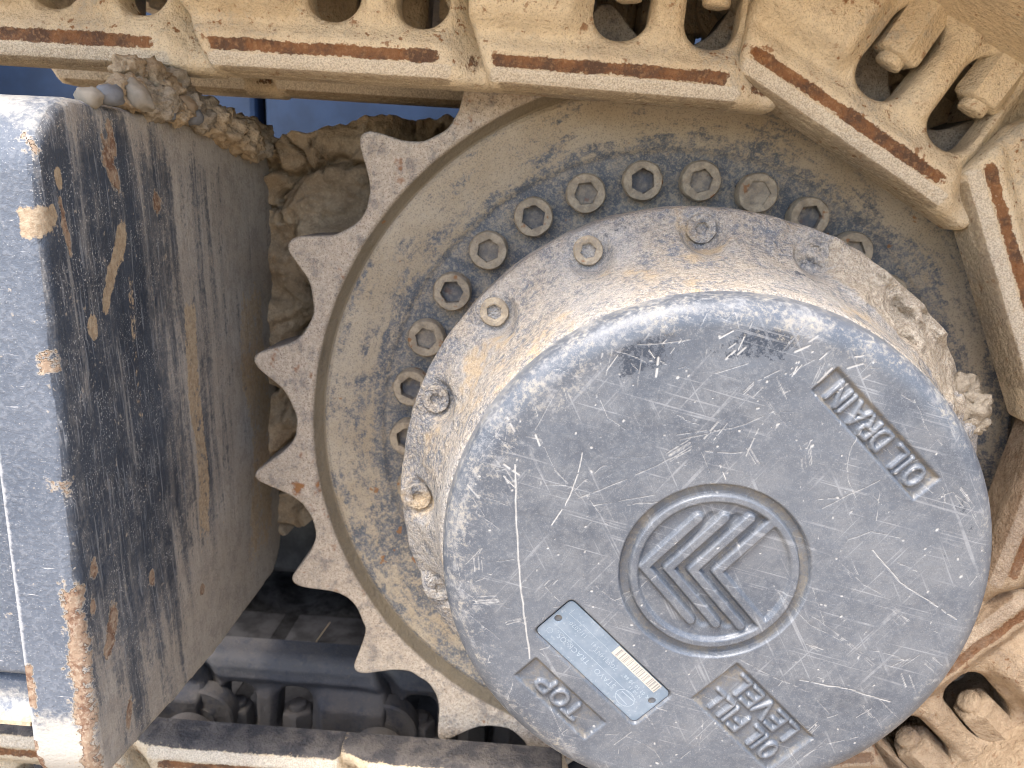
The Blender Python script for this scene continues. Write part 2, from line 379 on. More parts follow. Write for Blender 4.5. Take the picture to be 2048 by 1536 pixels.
def mat_mud(name='dried_mud', a=(.30, .215, .125), c=(.43, .33, .21), sc_=1):
    b = B(name)
    n1 = b.noise(22 * sc_, 5, .65); n2 = b.noise(120 * sc_, 5, .7, off=3); n3 = b.noise(500 * sc_, 3, .7, off=7)
    col = b.mix(b.ramp(n1, .3, .7), a, c); col = b.mix(b.mul(b.ramp(n2, .45, .65), .5), col, tuple(x * .55 for x in a))
    col = b.mix(b.mul(b.ramp(n3, .5, .7), .4), col, tuple(min(1, x * 1.3) for x in c))
    return b.out(col, .95, b.bump(b.add(b.mul(n1, 2), n2, b.mul(n3, .4)), .003, .9), spec=.15)

def mat_ground():
    b = B('sandy_ground')
    n1 = b.noise(3, 5, .6); n2 = b.noise(40, 5, .7, off=2); v = b.vor(55)
    col = b.mix(b.ramp(n1, .3, .7), (.40, .30, .19), (.50, .39, .26)); col = b.mix(b.mul(b.ramp(n2, .45, .65), .5), col, (.27, .21, .15))
    return b.out(col, .95, b.bump(b.add(n2, b.mul(v, -.6)), .012, .9), spec=.15)

def mat_simple(name, col, rough=.6, spec=.4, var=.25, scale=40, bmp=.0006):
    b = B(name); n = b.noise(scale, 5, .65); n3 = b.noise(scale * 8, 3, .7, off=3)
    c = b.mix(b.ramp(n, .35, .65), tuple(x * (1 - var) for x in col), tuple(min(1, x * (1 + var)) for x in col))
    return b.out(c, rough, b.bump(b.add(n, b.mul(n3, .5)), bmp, .7), spec=spec)

M_LINK = mat_link(); M_LINKD = mat_link('dark_grey_steel', 1.0); M_LINKB = mat_link('darker_brown_steel', 0, False, True); M_LINKR = mat_link('sand_coated_steel_dark_rail', 0, True); M_SPR = mat_sprocket(); M_COV = mat_cover(); M_FLA = mat_flange(); M_BOLT = mat_bolt(); M_GUARD = mat_guard()
M_MUD = mat_mud('dried_mud', (.36, .27, .175), (.52, .41, .28)); M_MUDL = mat_mud('pale_mud', (.34, .28, .205), (.46, .39, .30), 2); M_GROUND = mat_ground()
M_BLUE = mat_simple('blue_paint', (.016, .034, .075), .45, .4, .15, 20)
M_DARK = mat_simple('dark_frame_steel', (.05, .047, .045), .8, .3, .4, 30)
M_PLATE = None
M_BLACK = mat_simple('shade_painted_steel', (.032, .031, .033), .75, .3, .5, 40)  # near-black colour stands in for shade on the lower-run shoes
M_WHITE = mat_simple('pale_print', (.34, .40, .46), .5, .4, .05, 60)
M_CREAM = mat_simple('cream_label', (.50, .465, .40), .7, .3, .06, 60)
M_BAR = mat_simple('barcode_bars', (.27, .26, .245), .7, .3, .1, 60)
def mat_nameplate():
    b = B('brushed_aluminium_plate'); n2 = b.noise(70, 4, .65); n3 = b.noise(400, 3, .7, off=3)
    col = b.mix(b.ramp(n2, .35, .65), (.17, .225, .29), (.23, .285, .35)); col = b.mix(b.mul(b.ramp(n3, .55, .7), .35), col, (.45, .50, .55))
    col = b.mix(b.mul(b.ramp(b.noise(45, 4, .65, off=9), .62, .7), .7), col, (.42, .42, .40))
    return b.out(col, .42, b.bump(n3, .0002, .5), metal=.25)
M_PLATE = mat_nameplate()

# ------------------------------------------------------------------ the setting
GZ = -0.405
gx = np.concatenate([np.linspace(-60, -2, 14)[:-1], np.linspace(-2, 2, 101), np.linspace(2, 60, 14)[1:]])
X, Y = np.meshgrid(gx, gx, indexing='ij')
Z = GZ + (fbm(np.stack([X * 2, Y * 2, 0 * X], -1), 3) - .5) * .05 * (np.abs(X) < 2.5) + (fbm(np.stack([X * 9, Y * 9, 0 * X], -1), 8) - .5) * .02 * (np.abs(X) < 2.2) - .01
tag(mesh_obj('ground', np.stack([X, Y, Z], -1).reshape(-1, 3), grid_faces(len(gx), len(gx))[:, ::-1], M_GROUND, sharp=None), kind='structure')

# ------------------------------------------------------------------ track segments
OUT_Y = -0.060      # outer face of the near link rail
def link_u_left(v): return -7 - v * .40
def link_sdf(u, v):
    d = rbox(u, v, 88, 31, 103, 51.5, 6)
    d = np.maximum(d, (link_u_left(v) - u) / 1.08)
    k1 = rbox(u - (v - 40) * .06, v, 82.5, 46, 18.5, 31.5, 17.5); k2 = rbox(u - (v - 40) * .02, v, 140.5, 45, 18, 31.5, 17)
    return np.maximum(d, -np.minimum(k1, k2))
def link_h(u, v, d):
    W = 0 * u
    W = W - 8 * sm(v, -1, 16)
    W = W + 17 * sm(u, 62, 48) * sm(v, 10, 27) + 3 * sm(u, 20, -5) * sm(v, -10, 10)
    W = W + 3.5 * sm(np.abs(u - 111.5), 11, 5) * sm(v, 8, 26)
    W = W - 9 * sm(u, 152, 172) * sm(v, -16, 4) - 9 * sm(u, 160, 182)
    W = W - np.clip(-8.5 - v, 0, None) * .45 - np.clip(-17 - v, 0, None) * .9
    W = W - 1.1 * sm(v, -9, -7.5) * sm(v, 1, -.5) * sm(u, -2, 2) * sm(u, 156, 151)
    W = W + (fbm(np.stack([u / 17, v / 17, 0 * u], -1), 5) - .5) * 2.4
    W = W + rnd_edge(d, 4.5)
    return W
V, F = plate(link_sdf, link_h, (-45, 203, -24, 86), 2.0, 36, 8)
u, v, ww = V.T
front = np.arange(len(V)) < len(V)
rust = sm(v, -10.2, -6.6) * sm(v, 1.8, -1.8) * sm(u, -4, 5) * sm(u, 158, 148) * (ww > -9)
rust = np.maximum(rust, .56 * sm(u, 166, 172) * sm(u, 186, 178) * sm(v, 12, 0) * sm(v, -16, -10))
bevel = sm(v, -6.5, -10.5) * sm(v, -19, -15.5) * sm(u, -5, 5) * sm(u, 166, 158)
edge = sm(v, -15, -18.5) * sm(u, 2, 10) * sm(u, 166, 158) * np.where(ww > -12, 1.15, .60)
AT = dict(rust=rust, bevel=bevel, edge=edge)
Vm = V / 1000.0
link_V = np.stack([Vm[:, 0], -Vm[:, 2], Vm[:, 1]], 1)      # local frame: x=u, z=v, y=-w
link_proto = mesh_obj('link_plate', link_V, F, M_LINK, None, AT, sharp=60)
# nut
def nut_mesh():
    prof = []; a = np.linspace(0, 2 * np.pi, 36, endpoint=False)
    hexr = lambda a: 1 / np.cos((a + np.pi / 6) % (np.pi / 3) - np.pi / 6) * .93
    rows = [(0, 0, 0), (7.0, .0, 0), (8.6, -.7, 0), (9.0, -1.8, 0), (9.2, -5.5, 0), (13.6, -6.0, .5), (15.0, -7.2, .9), (15.4, -10, 1), (15.5, -24, 1), (15.5, -46, 1)]
    Vn = []
    for r, z, hx in rows:
        rr = r * (1 + (hexr(a) - 1) * hx)
        Vn.append(np.stack([rr * np.cos(a), rr * np.sin(a), np.full_like(a, -z)], 1))
    Vn = np.concatenate(Vn); Vn += (fbm(Vn / 7, 4)[:, None] - .5) * 1.5
    return Vn / 1000, grid_faces(len(rows), 36, True)
nv, nf = nut_mesh()
nut_proto = mesh_obj('nut', nv, nf, M_LINK, None, dict(rust=np.zeros(len(nv)), bevel=np.zeros(len(nv)), edge=np.zeros(len(nv))), sharp=50)
# shoe: plate with three grousers on its outer side
import bmesh
def shoe_mesh(x0=0, x1=0):
    prof = [(-34 - x0, 78), (172 + x1, 78), (176 + x1, 80), (176 + x1, 88), (160, 90), (156, 108), (148, 108), (142, 90), (80, 90), (76, 104), (68, 104), (64, 90), (0, 90), (-5, 108), (-13, 108), (-18, 90), (-38 - x0, 88), (-38 - x0, 80)]
    ys = np.linspace(-.235, .31, 12); Vs = []
    for yy in ys: Vs += [(a / 1000, yy - OUT_Y, b_ / 1000) for a, b_ in prof]
    n = len(prof); Fs = grid_faces(len(ys), n, True).tolist(); Fs += [list(range(n)), list(range(n * (len(ys) - 1), n * len(ys)))[::-1]]
    return Vs, Fs
sv_, sf_ = shoe_mesh()
shoe_proto = mesh_obj('shoe', sv_, sf_, M_LINK, None, dict(rust=np.zeros(len(sv_)), bevel=np.zeros(len(sv_)), edge=np.zeros(len(sv_))), sharp=30)
bu_V, bu_F = revolve([(.001, .03), (.012, .03), (.0125, .032), (.026, .032), (.027, .036), (.027, .098), (.026, .10), (.001, .10)], 40)
bush_proto = mesh_obj('bushing', bu_V, bu_F, M_LINK, None, dict(rust=np.zeros(len(bu_V)), bevel=np.zeros(len(bu_V)), edge=np.zeros(len(bu_V))), sharp=40)
bs_V, bs_F = revolve([(.001, -.002), (.014, -.002), (.0145, 0), (.016, .001), (.030, .001), (.032, .003), (.032, .020)], 40)
boss_proto = mesh_obj('pin_boss', bs_V, bs_F, M_LINK, None, dict(rust=np.zeros(len(bs_V)), bevel=np.zeros(len(bs_V)), edge=np.zeros(len(bs_V))), sharp=40)
brown_link = link_proto.data.copy(); brown_link.materials[0] = M_LINKB; brown_nut = nut_proto.data.copy(); brown_nut.materials[0] = M_LINKB
dark_nut = nut_proto.data.copy(); dark_nut.materials[0] = M_LINKD
run_link = link_proto.data.copy(); run_link.materials[0] = M_LINKR
run_link.attributes['edge'].data.foreach_set('value', (sm(v, -16, -19.0) * sm(u, -8, 0) * sm(u, 200, 180)).astype(np.float32))
wv_, wf_ = shoe_mesh(30, 30); tmp_o = mesh_obj('shoe', wv_, wf_, M_LINK, None, dict(rust=np.zeros(len(wv_)), bevel=np.zeros(len(wv_)), edge=np.zeros(len(wv_))), sharp=30)
wide_shoe = tmp_o.data; bpy.data.objects.remove(tmp_o); wide_brown = wide_shoe.copy(); wide_brown.materials[0] = M_LINKB
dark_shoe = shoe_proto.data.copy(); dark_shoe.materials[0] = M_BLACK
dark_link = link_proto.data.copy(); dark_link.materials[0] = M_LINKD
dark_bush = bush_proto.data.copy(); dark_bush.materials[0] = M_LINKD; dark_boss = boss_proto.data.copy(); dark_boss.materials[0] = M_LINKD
PH = 34.286
O4 = (.0237, .2917); ph4 = -29.5
def rot2(p, a):
    c, s = math.cos(R_(a)), math.sin(R_(a)); return (p[0] * c - p[1] * s, p[0] * s + p[1] * c)
SEG = [((-.331 - .187, .2845), -1.0, 'straight upper-run track link entering at the left edge above the guard'),
       ((-.331, .283), -1.0, 'upper-run track link above the gap between guard and sprocket'),
       ((-.1440, .2800), -2.2, 'upper-run track link lying flat over the sprocket top, round windows above hub'),
       (O4, ph4, 'sloping track link at the upper right, two dusty nuts showing in its windows')]
LB = ['steep track link at the right edge beside the sprocket', 'upright brown track link at right edge, half hidden by hub',
      'track link at lower right corner with nuts in dark windows', 'track link under the hub at the bottom, mostly hidden']
for k in range(1, 5):
    SEG.append((rot2(O4, -PH * k), ph4 - PH * k, LB[k - 1]))
SEG += [((-.063, -.290), 180, 'lower-run track link directly left of the hub bottom'),
        ((-.250, -.290), 180, 'lower-run track link right of the guard foot, rail facing up'),
        ((-.437, -.290), 180, 'lower-run track link under the guard at the bottom left')]
I4 = Matrix.Identity(4)
for i, (O, ph, lab) in enumerate(SEG):
    e = empty('track_segment', (O[0], OUT_Y, O[1])); e.rotation_euler = (0, -R_(ph), 0)
    tag(e, lab, 'track link', 'links of the crawler track')
    first = i == 0
    def part(proto, M):
        if first and not proto.get('used'):
            proto['used'] = 1; proto.parent = e; proto.matrix_local = M; return proto
        c = copy_under(proto, e, M)
        return c
    l0 = part(link_proto, I4)
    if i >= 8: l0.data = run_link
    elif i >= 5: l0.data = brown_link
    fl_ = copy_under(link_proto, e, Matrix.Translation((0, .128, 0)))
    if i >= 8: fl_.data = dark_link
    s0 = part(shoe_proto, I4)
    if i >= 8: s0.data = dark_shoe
    elif i >= 5: s0.data = wide_brown
    elif i >= 3: s0.data = wide_shoe
    for uu in (84, 144):
        for yy in (.020, .148):
            M = Matrix.Translation((uu / 1000 + .002 * math.sin(i * 3 + uu), yy, .041 + .003 * math.sin(i * 5 + uu))) @ Matrix.Rotation(i * 1.7 + uu, 4, 'Z')
            nn_ = part(nut_proto, M) if uu == 84 and yy == .020 else copy_under(nut_proto, e, M)
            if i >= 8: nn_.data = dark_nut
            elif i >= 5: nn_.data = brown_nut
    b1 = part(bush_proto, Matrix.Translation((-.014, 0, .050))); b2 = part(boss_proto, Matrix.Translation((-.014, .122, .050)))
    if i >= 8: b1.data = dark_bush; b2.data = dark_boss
for o in list(COL.objects):
    if o.get('used'): del o['used']

# ------------------------------------------------------------------ sprocket
NT = 21; TP = 2 * math.pi / NT; T0 = 2.38342
spr = tag(empty('drive_sprocket', (0, 0, 0)), 'big dusty toothed drive sprocket with a ring of socket bolts around the hub', 'sprocket')
nth = NT * 56
th = np.arange(nth) / nth * 2 * np.pi + T0
ph = ((th - T0) / TP) % 1.0; xx = np.minimum(ph, 1 - ph)          # 0 at the tip, .5 in the pocket
x = (.5 - xx) * TP * .315                                          # arc distance from pocket centre
ti = np.round((th - T0) / TP).astype(int)
wear = (np.array([_h(np.int64(k), 3, 5, 9) for k in ti % NT]) - .5) * .005
rb = .0360; Rc = .3330
Rout = Rc - np.sqrt(np.clip(rb ** 2 - x ** 2, 0, None))
x1 = .0310; r1 = Rc - math.sqrt(rb ** 2 - x1 ** 2); s1 = x1 / math.sqrt(rb ** 2 - x1 ** 2)
xt = TP * .315 / 2
Rl = r1 + (x - x1) * 1.69 + (x - x1) ** 2 * 6
Rout = np.where(x > x1, Rl, Rout)
tip = .3355 + wear - 62 * (x - xt) ** 2
Rout = np.where(x > x1, -np.log(np.exp(-Rout * 900) + np.exp(-tip * 900)) / 900, Rout)
Rout = Rout + (fbm(np.stack([np.cos(th) * 28, np.sin(th) * 28, 0 * th], -1), 71, 4) - .5) * .0045
ke = np.array([1, 2, 3, 2, 1]) / 9.0
Rout = np.convolve(np.concatenate([Rout[-2:], Rout, Rout[:2]]), ke, 'valid')
def spr_y(r):
    y = np.interp(r, [.10, .185, .228, .232, .262, .2735, .2775, .2815, .285, .30, .34],
                     [.026, .026, .0250, .0215, .0135, .0110, .0135, .0075, .0008, 0, 0]); return y
rows = [np.full(nth, r) for r in np.concatenate([np.linspace(.10, .225, 20), np.linspace(.227, .234, 5), np.linspace(.238, .268, 8), np.linspace(.270, .287, 16)])]
for t in np.linspace(0, 1, 14)[1:]: rows.append(.287 + (Rout - .003 - .287) * t)
Yr = [spr_y(r) for r in rows]
for a_ in (30, 60, 90):
    rows.append(Rout - .003 + .003 * math.sin(R_(a_))); Yr.append(np.full(nth, .003 * (1 - math.cos(R_(a_)))))
rows.append(Rout); Yr.append(np.full(nth, .049)); rows.append(Rout - .003); Yr.append(np.full(nth, .052)); rows.append(np.full(nth, .15)); Yr.append(np.full(nth, .052))
Rr = np.array(rows); Yr = np.array(Yr)
jit = (fbm(np.stack([Rr * np.cos(th) * 40, Yr * 40, Rr * np.sin(th) * 40], -1), 3) - .5)
Yr = Yr + jit * .0016; Rr = Rr + jit * .0008
Vs = np.stack([Rr * np.cos(th), Yr, Rr * np.sin(th)], -1).reshape(-1, 3)
R2 = Rr.ravel(); A2 = np.tile(th, len(rows))
toothA = sm(R2, .281, .286)
dustA = .10 * sm(R2, .232, .25) + .10 * np.cos(A2 - R_(110)) * sm(R2, .228, .24) - .09 * sm(R2, .231, .226) - .045
mesh_obj('tooth_ring', Vs, grid_faces(len(rows), nth, True), M_SPR, spr, dict(groove=sm(np.abs(R2 - .2800), .0052, .0022), tooth=toothA, flank=np.repeat(np.array([0.0] * (len(rows) - 4) + [.8, 1, 1, 1]), nth), dust=dustA, radius=R2, angle_a=np.cos(A2), angle_b=np.sin(A2)), sharp=40)
def bolt_mesh(ro, ri, hgt, dep, fill=0):
    n = 36; a = np.linspace(0, 2 * np.pi, n, endpoint=False)
    hx = lambda r: r * .94 / np.cos((a + np.pi / 6) % (np.pi / 3) - np.pi / 6)
    rows = [(ro + 0 * a, 0), (ro + 0 * a, -hgt * .82), (ro * .93 + 0 * a, -hgt), (ri * 1.22 + 0 * a, -hgt), (hx(ri), -hgt + .0006), (hx(ri * .97), -hgt + dep * (1 - fill)), (ri * .45 + 0 * a, -hgt + dep * (1 - fill) + .0004), (0 * a + 1e-4, -hgt + dep * (1 - fill * .9))]
    V = np.concatenate([np.stack([r * np.cos(a), np.full_like(a, y), r * np.sin(a)], 1) for r, y in rows])
    V += ((fbm(V * 300, 6) - .5) * .0016)[:, None]
    pit = np.repeat([0, 0, 0, 0, .15, 1, 1, 1], n)
    return V, grid_faces(len(rows), n, True), dict(pit=pit * (1 - fill))
bA = mesh_obj('bolt', *bolt_mesh(.0152, .0088, .012, .008)[:2], M_BOLT, spr, bolt_mesh(.0152, .0088, .012, .008)[2], sharp=35)
tmp = bolt_mesh(.0152, .0088, .012, .008, .75)
bB = mesh_obj('bolt', tmp[0], tmp[1], M_BOLT, spr, tmp[2], sharp=35)
tmp = bolt_mesh(.0152, .0084, .0115, .008, .38)
bC = mesh_obj('bolt', tmp[0], tmp[1], M_BOLT, spr, tmp[2], sharp=35)
for k in range(30):
    ang = R_(182.7 - 12 * k)
    M = Matrix.Translation((.208 * math.cos(ang), .0235, .208 * math.sin(ang))) @ Matrix.Rotation(random.random() * 6, 4, 'Y')
    if k == 0: bA.matrix_local = M
    elif k == 9: bB.matrix_local = M
    elif k == 4: bC.matrix_local = M
    else: copy_under(bB if k in (15, 22) else (bC if k in (2, 6, 8, 11) else bA), spr, M)

# ------------------------------------------------------------------ final drive hub
hub = tag(empty('final_drive_hub', (0, 0, 0)), 'round scratched dark metal final drive hub with chevron emblem in front of the sprocket', 'hub')
YF = -.208
def edge_drop(r):     # drop of the face towards its rounded edge (metres), r in metres
    t = np.clip((r - .1340) / .0145, 0, .9999); return .0105 * (1 - np.sqrt(1 - t * t)) + .0006 * sm(r, .10, .134)
# stroke letters, unit height
GL = {'O': [[(.5 + .42 * math.cos(t), .5 + .5 * math.sin(t)) for t in np.linspace(0, 2 * math.pi, 25)]],
      'I': [[(.5, 0), (.5, 1)]], 'L': [[(.15, 1), (.15, 0), (.8, 0)]],
      'D': [[(.12, 0), (.12, 1)] , [(.12, 1), (.45, 1), (.72, .88), (.86, .65), (.86, .35), (.72, .12), (.45, 0), (.12, 0)]],
      'R': [[(.12, 0), (.12, 1), (.6, 1), (.8, .88), (.8, .62), (.6, .5), (.12, .5)], [(.5, .5), (.85, 0)]],
      'A': [[(.05, 0), (.5, 1), (.95, 0)], [(.22, .35), (.78, .35)]],
      'N': [[(.1, 0), (.1, 1), (.9, 0), (.9, 1)]], 'F': [[(.15, 0), (.15, 1), (.8, 1)], [(.15, .52), (.7, .52)]],
      'E': [[(.8, 0), (.15, 0), (.15, 1), (.8, 1)], [(.15, .52), (.7, .52)]], 'V': [[(.05, 1), (.5, 0), (.95, 1)]],
      'T': [[(.05, 1), (.95, 1)], [(.5, 1), (.5, 0)]], 'P': [[(.15, 0), (.15, 1), (.62, 1), (.84, .86), (.84, .62), (.62, .48), (.15, .48)]]}
ADV = {'I': .62, 'L': .95, ' ': .55, 'N': 1.15, 'A': 1.15, 'O': 1.15}
def seg_dist(x, y, a, b_):
    ax, ay = a; bx, by = b_; dx, dy = bx - ax, by - ay; L = dx * dx + dy * dy + 1e-12
    t = np.clip(((x - ax) * dx + (y - ay) * dy) / L, 0, 1); return np.hypot(x - ax - t * dx, y - ay - t * dy)
def text_dist(x, y, s, h, width, x0, y0):
    """distance to the strokes of a line of text of height h fitted into width, starting at x0,y0"""
    tot = sum(ADV.get(c, 1.05) for c in s); sx = width / tot; d = np.full(x.shape, 1e3); cx = x0
    for c in s:
        for st in GL.get(c, []):
            for a, b_ in zip(st[:-1], st[1:]):
                d = np.minimum(d, seg_dist(x, y, (cx + a[0] * sx * (1 if c != 'I' else .62), y0 + a[1] * h), (cx + b_[0] * sx * (1 if c != 'I' else .62), y0 + b_[1] * h)))
        cx += ADV.get(c, 1.05) * sx
    return d
TA = R_(137.4); TX = (math.cos(TA), math.sin(TA)); TY = (-math.sin(TA), math.cos(TA))
PAN = [('drain', 72.7, 83.0, 41.5, 9.2, [('OIL DRAIN', 11.0, 70, -35.5, -5.3)]),
       ('top', -77.5, -85.0, 29.5, 9.2, [('TOP', 9.5, 34, -16, -4.5)]),
       ('fill', 31.5, -88.0, 33.5, 17.5, [('OIL FILL', 11.0, 54, -27, 2.6), ('LEVEL', 11.0, 50, -25, -13.4)])]
NP = (-55.0, -59.7, 40.5, 14.0)
def local(x, z, cx, cz): return (x - cx) * TX[0] + (z - cz) * TX[1], (x - cx) * TY[0] + (z - cz) * TY[1]
def face_h(x, z):
    """height above the face in mm at x,z in mm, and cavity mask, region id"""
    H = 0 * x; cav = 0 * x; reg = np.zeros(x.shape, int)
    r = np.hypot(x, z)
    # emblem
    g = sm(r, 44.8, 46.0) * sm(r, 51.5, 50.4); H = H - 3.6 * g; cav = np.maximum(cav, .62 * g)
    inn = sm(r, 41.6, 39.6); lev = -2.6
    chev = 0 * x
    for ax_, hh in ((-37.5, 30), (-24.5, 31), (-11.5, 31.5), (1.5, 60)):
        ex = 1.07 * hh
        d = np.minimum(seg_dist(x, z - .0, (ax_, .8), (ax_ + .86 * hh, hh + 1)), seg_dist(x, z, (ax_, .8), (ax_ + .93 * hh, -hh + .5)))
        chev = np.maximum(chev, sm(d, 3.4, 2.1))
    grooves = 0 * x
    for ax_ in (-31, -18, -5):
        d = np.minimum(seg_dist(x, z, (ax_, .8), (ax_ + 27, 31)), seg_dist(x, z, (ax_, .8), (ax_ + 29, -30)))
        grooves = np.maximum(grooves, sm(d, 4.5, 1.5))
    Hin = lev + (-.2 - lev) * chev - 1.6 * grooves * (1 - chev)
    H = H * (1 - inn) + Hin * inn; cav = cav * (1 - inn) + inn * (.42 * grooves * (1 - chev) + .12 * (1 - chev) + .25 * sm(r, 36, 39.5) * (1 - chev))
    reg[r < 52.5] = 1
    for k, (nm, cx, cz, hl, hw, lines) in enumerate(PAN):
        a, b_ = local(x, z, cx, cz)
        d = -rbox(a, b_, 0, 0, hl, hw, 1.5)
        rec = sm(d, 0, 2.4)
        if nm == 'drain': rec = np.maximum(rec * .999, 0)
        L = 0 * x
        m = d > -1
        if m.any():
            for s, h, wd, x0, y0 in lines:
                dd = text_dist(a[m], b_[m], s, h, wd, x0, y0)
                q = L[m]; L[m] = np.maximum(q, sm(dd, 1.7, .8))
        wob = 1 + .0 * x
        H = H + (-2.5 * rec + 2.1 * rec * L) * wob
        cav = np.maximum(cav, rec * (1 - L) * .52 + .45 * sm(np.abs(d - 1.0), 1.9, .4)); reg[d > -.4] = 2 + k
    a, b_ = local(x, z, NP[0], NP[1]); d = -rbox(a, b_, 0, 0, NP[2] + 1.2, NP[3] + 1.2, 3.5)
    H = H - 2.3 * sm(d, 0, .9); cav = np.maximum(cav, .6 * sm(d, -1.2, .6)); 
    return H, cav, reg
cell = .00062; n = int(.284 / cell)
ax1 = np.linspace(-.142, .142, n); Xg, Zg = np.meshgrid(ax1, ax1, indexing='ij'); Rg = np.hypot(Xg, Zg)
H, cav, reg = face_h(Xg * 1000, Zg * 1000)
dent = (fbm(np.stack([Xg * 25, Zg * 25, 0 * Xg], -1), 12, 3) - .5) * .0010 + (fbm(np.stack([Xg * 160, Zg * 160, 0 * Xg], -1), 14, 3) - .5) * .00022
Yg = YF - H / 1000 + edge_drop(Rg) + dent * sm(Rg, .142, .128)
# scratches ---------------------------------------------------------------
scr = np.zeros_like(Xg)
def draw(pts, wd, inten, breakup=.0):
    pts = np.array(pts, float)
    for a, b_ in zip(pts[:-1], pts[1:]):
        lo = np.minimum(a, b_) - .002; hi = np.maximum(a, b_) + .002
        i0, i1 = np.searchsorted(ax1, (lo[0], hi[0])); j0, j1 = np.searchsorted(ax1, (lo[1], hi[1]))
        if i1 <= i0 or j1 <= j0: continue
        x = Xg[i0:i1, j0:j1]; z = Zg[i0:i1, j0:j1]
        d = seg_dist(x, z, a, b_)
        val = inten * np.clip(1.25 - d / wd, 0, 1)
        if breakup: val = val * (vnoise(np.stack([x * 420, z * 420, 0 * x], -1), 31) > breakup * .8)
        scr[i0:i1, j0:j1] = np.maximum(scr[i0:i1, j0:j1], val)
BIG = [[(-1101, 548), (-1080, 207), (-1043, -117), (-996, -390), (-963, -603)], [(-753, 640), (-771, 514), (-802, 399), (-885, 221)], [(-1083, 715), (-978, 695), (-890, 534), (-806, 456), (-735, 375)], [(-683, 929), (-638, 838), (-543, 777)], [(-166, 719), (-86, 574)], [(-39, 618), (1, 538)], [(-778, 429), (-656, 564), (-618, 580)], [(-774, 373), (-521, 503), (-201, 690)], [(-388, 1558), (-330, 1463)], [(-491, 1202), (-499, 1006)], [(-640, 1193), (-666, 1036)], [(432, -622), (606, -687), (735, -822)], [(198, -514), (432, -622), (517, -646)], [(540, -613), (820, -653), (1049, -714)], [(947, 135), (1059, 91)], [(807, 197), (979, 20), (1316, -178)], [(665, 100), (800, -8), (901, -60)], [(538, -208), (715, -317), (930, -485)], [(528, -44), (626, -262), (916, -486)], [(669, 245), (778, 296), (936, 278)], [(546, 1134), (443, 998)], [(207, 1088), (364, 1200)], [(-88, 1376), (-12, 1455)], [(-258, 741), (62, 842), (202, 930)], [(503, 404), (644, 498), (782, 590)], [(-286, 766), (-111, 804)], [(-317, -306), (-230, -361)], [(-910, -541), (-828, -503)], [(-667, 351), (-357, 429)], [(-496, 363), (-251, 408)], [(-506, -1063), (-362, -1067), (-213, -1139), (-161, -1236)], [(612, -1131), (737, -1019), (922, -953)], [(35, -915), (42, -1116)], [(967, -145), (1064, -243)], [(978, -129), (1074, -227)], [(1121, 530), (1156, 546), (1256, 484), (1333, 349)], [(883, 1024), (989, 847), (1060, 798)], [(982, 603), (1101, 501)], [(333, -73), (547, -269), (777, -373)], [(948, -771), (1089, -955)], [(992, -702), (1121, -821)], [(185, -869), (299, -892)], [(-1347, -49), (-1268, 47)], [(-1424, -268), (-1136, -496)], [(-1331, 277), (-1165, 172)], [(-915, 942), (-1007, 748)], [(-1189, 736), (-1287, 564)], [(-240, 33), (-387, -128), (-517, -199)]]
for k, s in enumerate(BIG):
    p = np.array(s) / 1e4
    q = [p[0]]
    for a, b_ in zip(p[:-1], p[1:]):
        nn = max(2, int(np.hypot(*(b_ - a)) / .006))
        for t in np.linspace(0, 1, nn + 1)[1:]: q.append(a + (b_ - a) * t + rng.normal(0, .00025, 2))
    draw(q, .0005 if k else .0007, .8 if k in (0, 1, 5, 13, 15) else .5, .3 if k else 0)
for k in range(40):      # short radial strokes on the upper edge
    a = R_(rng.uniform(60, 165)); r = rng.uniform(.118, .138); c = np.array([r * math.cos(a), r * math.sin(a)]); d = a + rng.normal(0, .35) - .5; L = rng.uniform(.003, .010)
    draw([c - L / 2 * np.array([math.cos(d), math.sin(d)]), c + L / 2 * np.array([math.cos(d), math.sin(d)])], rng.choice([.0005, .0008]), rng.uniform(.4, .9), .2)
for k in range(480):
    a = rng.uniform(0, 2 * np.pi); r = .142 * rng.uniform(0, 1) ** .3; c = np.array([r * math.cos(a), r * math.sin(a)])
    L = min(.05, rng.exponential(.007) + .0015); d = rng.choice([.35, 1.1, 2.2, 2.6, -.4]) + rng.normal(0, .4); cv = rng.normal(0, 6)
    pts = [c + L * t * np.array([math.cos(d + cv * L * t), math.sin(d + cv * L * t)]) for t in np.linspace(-.5, .5, 5)]
    draw(pts, rng.choice([.00038, .00042, .0005]), rng.choice([.15, .2, .3, .55]), .25)
for k in range(26):      # bunches of parallel scuffs, more towards the rim
    a = rng.uniform(0, 2 * np.pi); r = rng.uniform(.05, .14); c = np.array([r * math.cos(a), r * math.sin(a)]); d = rng.uniform(0, 3.14); L = rng.uniform(.004, .014)
    dv_ = np.array([math.cos(d), math.sin(d)]); nv_ = np.array([-dv_[1], dv_[0]])
    for j in range(rng.integers(3, 8)):
        o = c + nv_ * rng.normal(0, .0022) + dv_ * rng.normal(0, .002); draw([o - dv_ * L / 2, o + dv_ * L / 2], .0005, rng.uniform(.25, .6), .2)
for k in range(260):     # tiny pits
    a = rng.uniform(0, 2 * np.pi); r = .14 * math.sqrt(rng.uniform(0, 1)); c = np.array([r * math.cos(a), r * math.sin(a)]); draw([c, c + rng.normal(0, .0004, 2)], rng.uniform(.0004, .0009), rng.uniform(.3, .9))
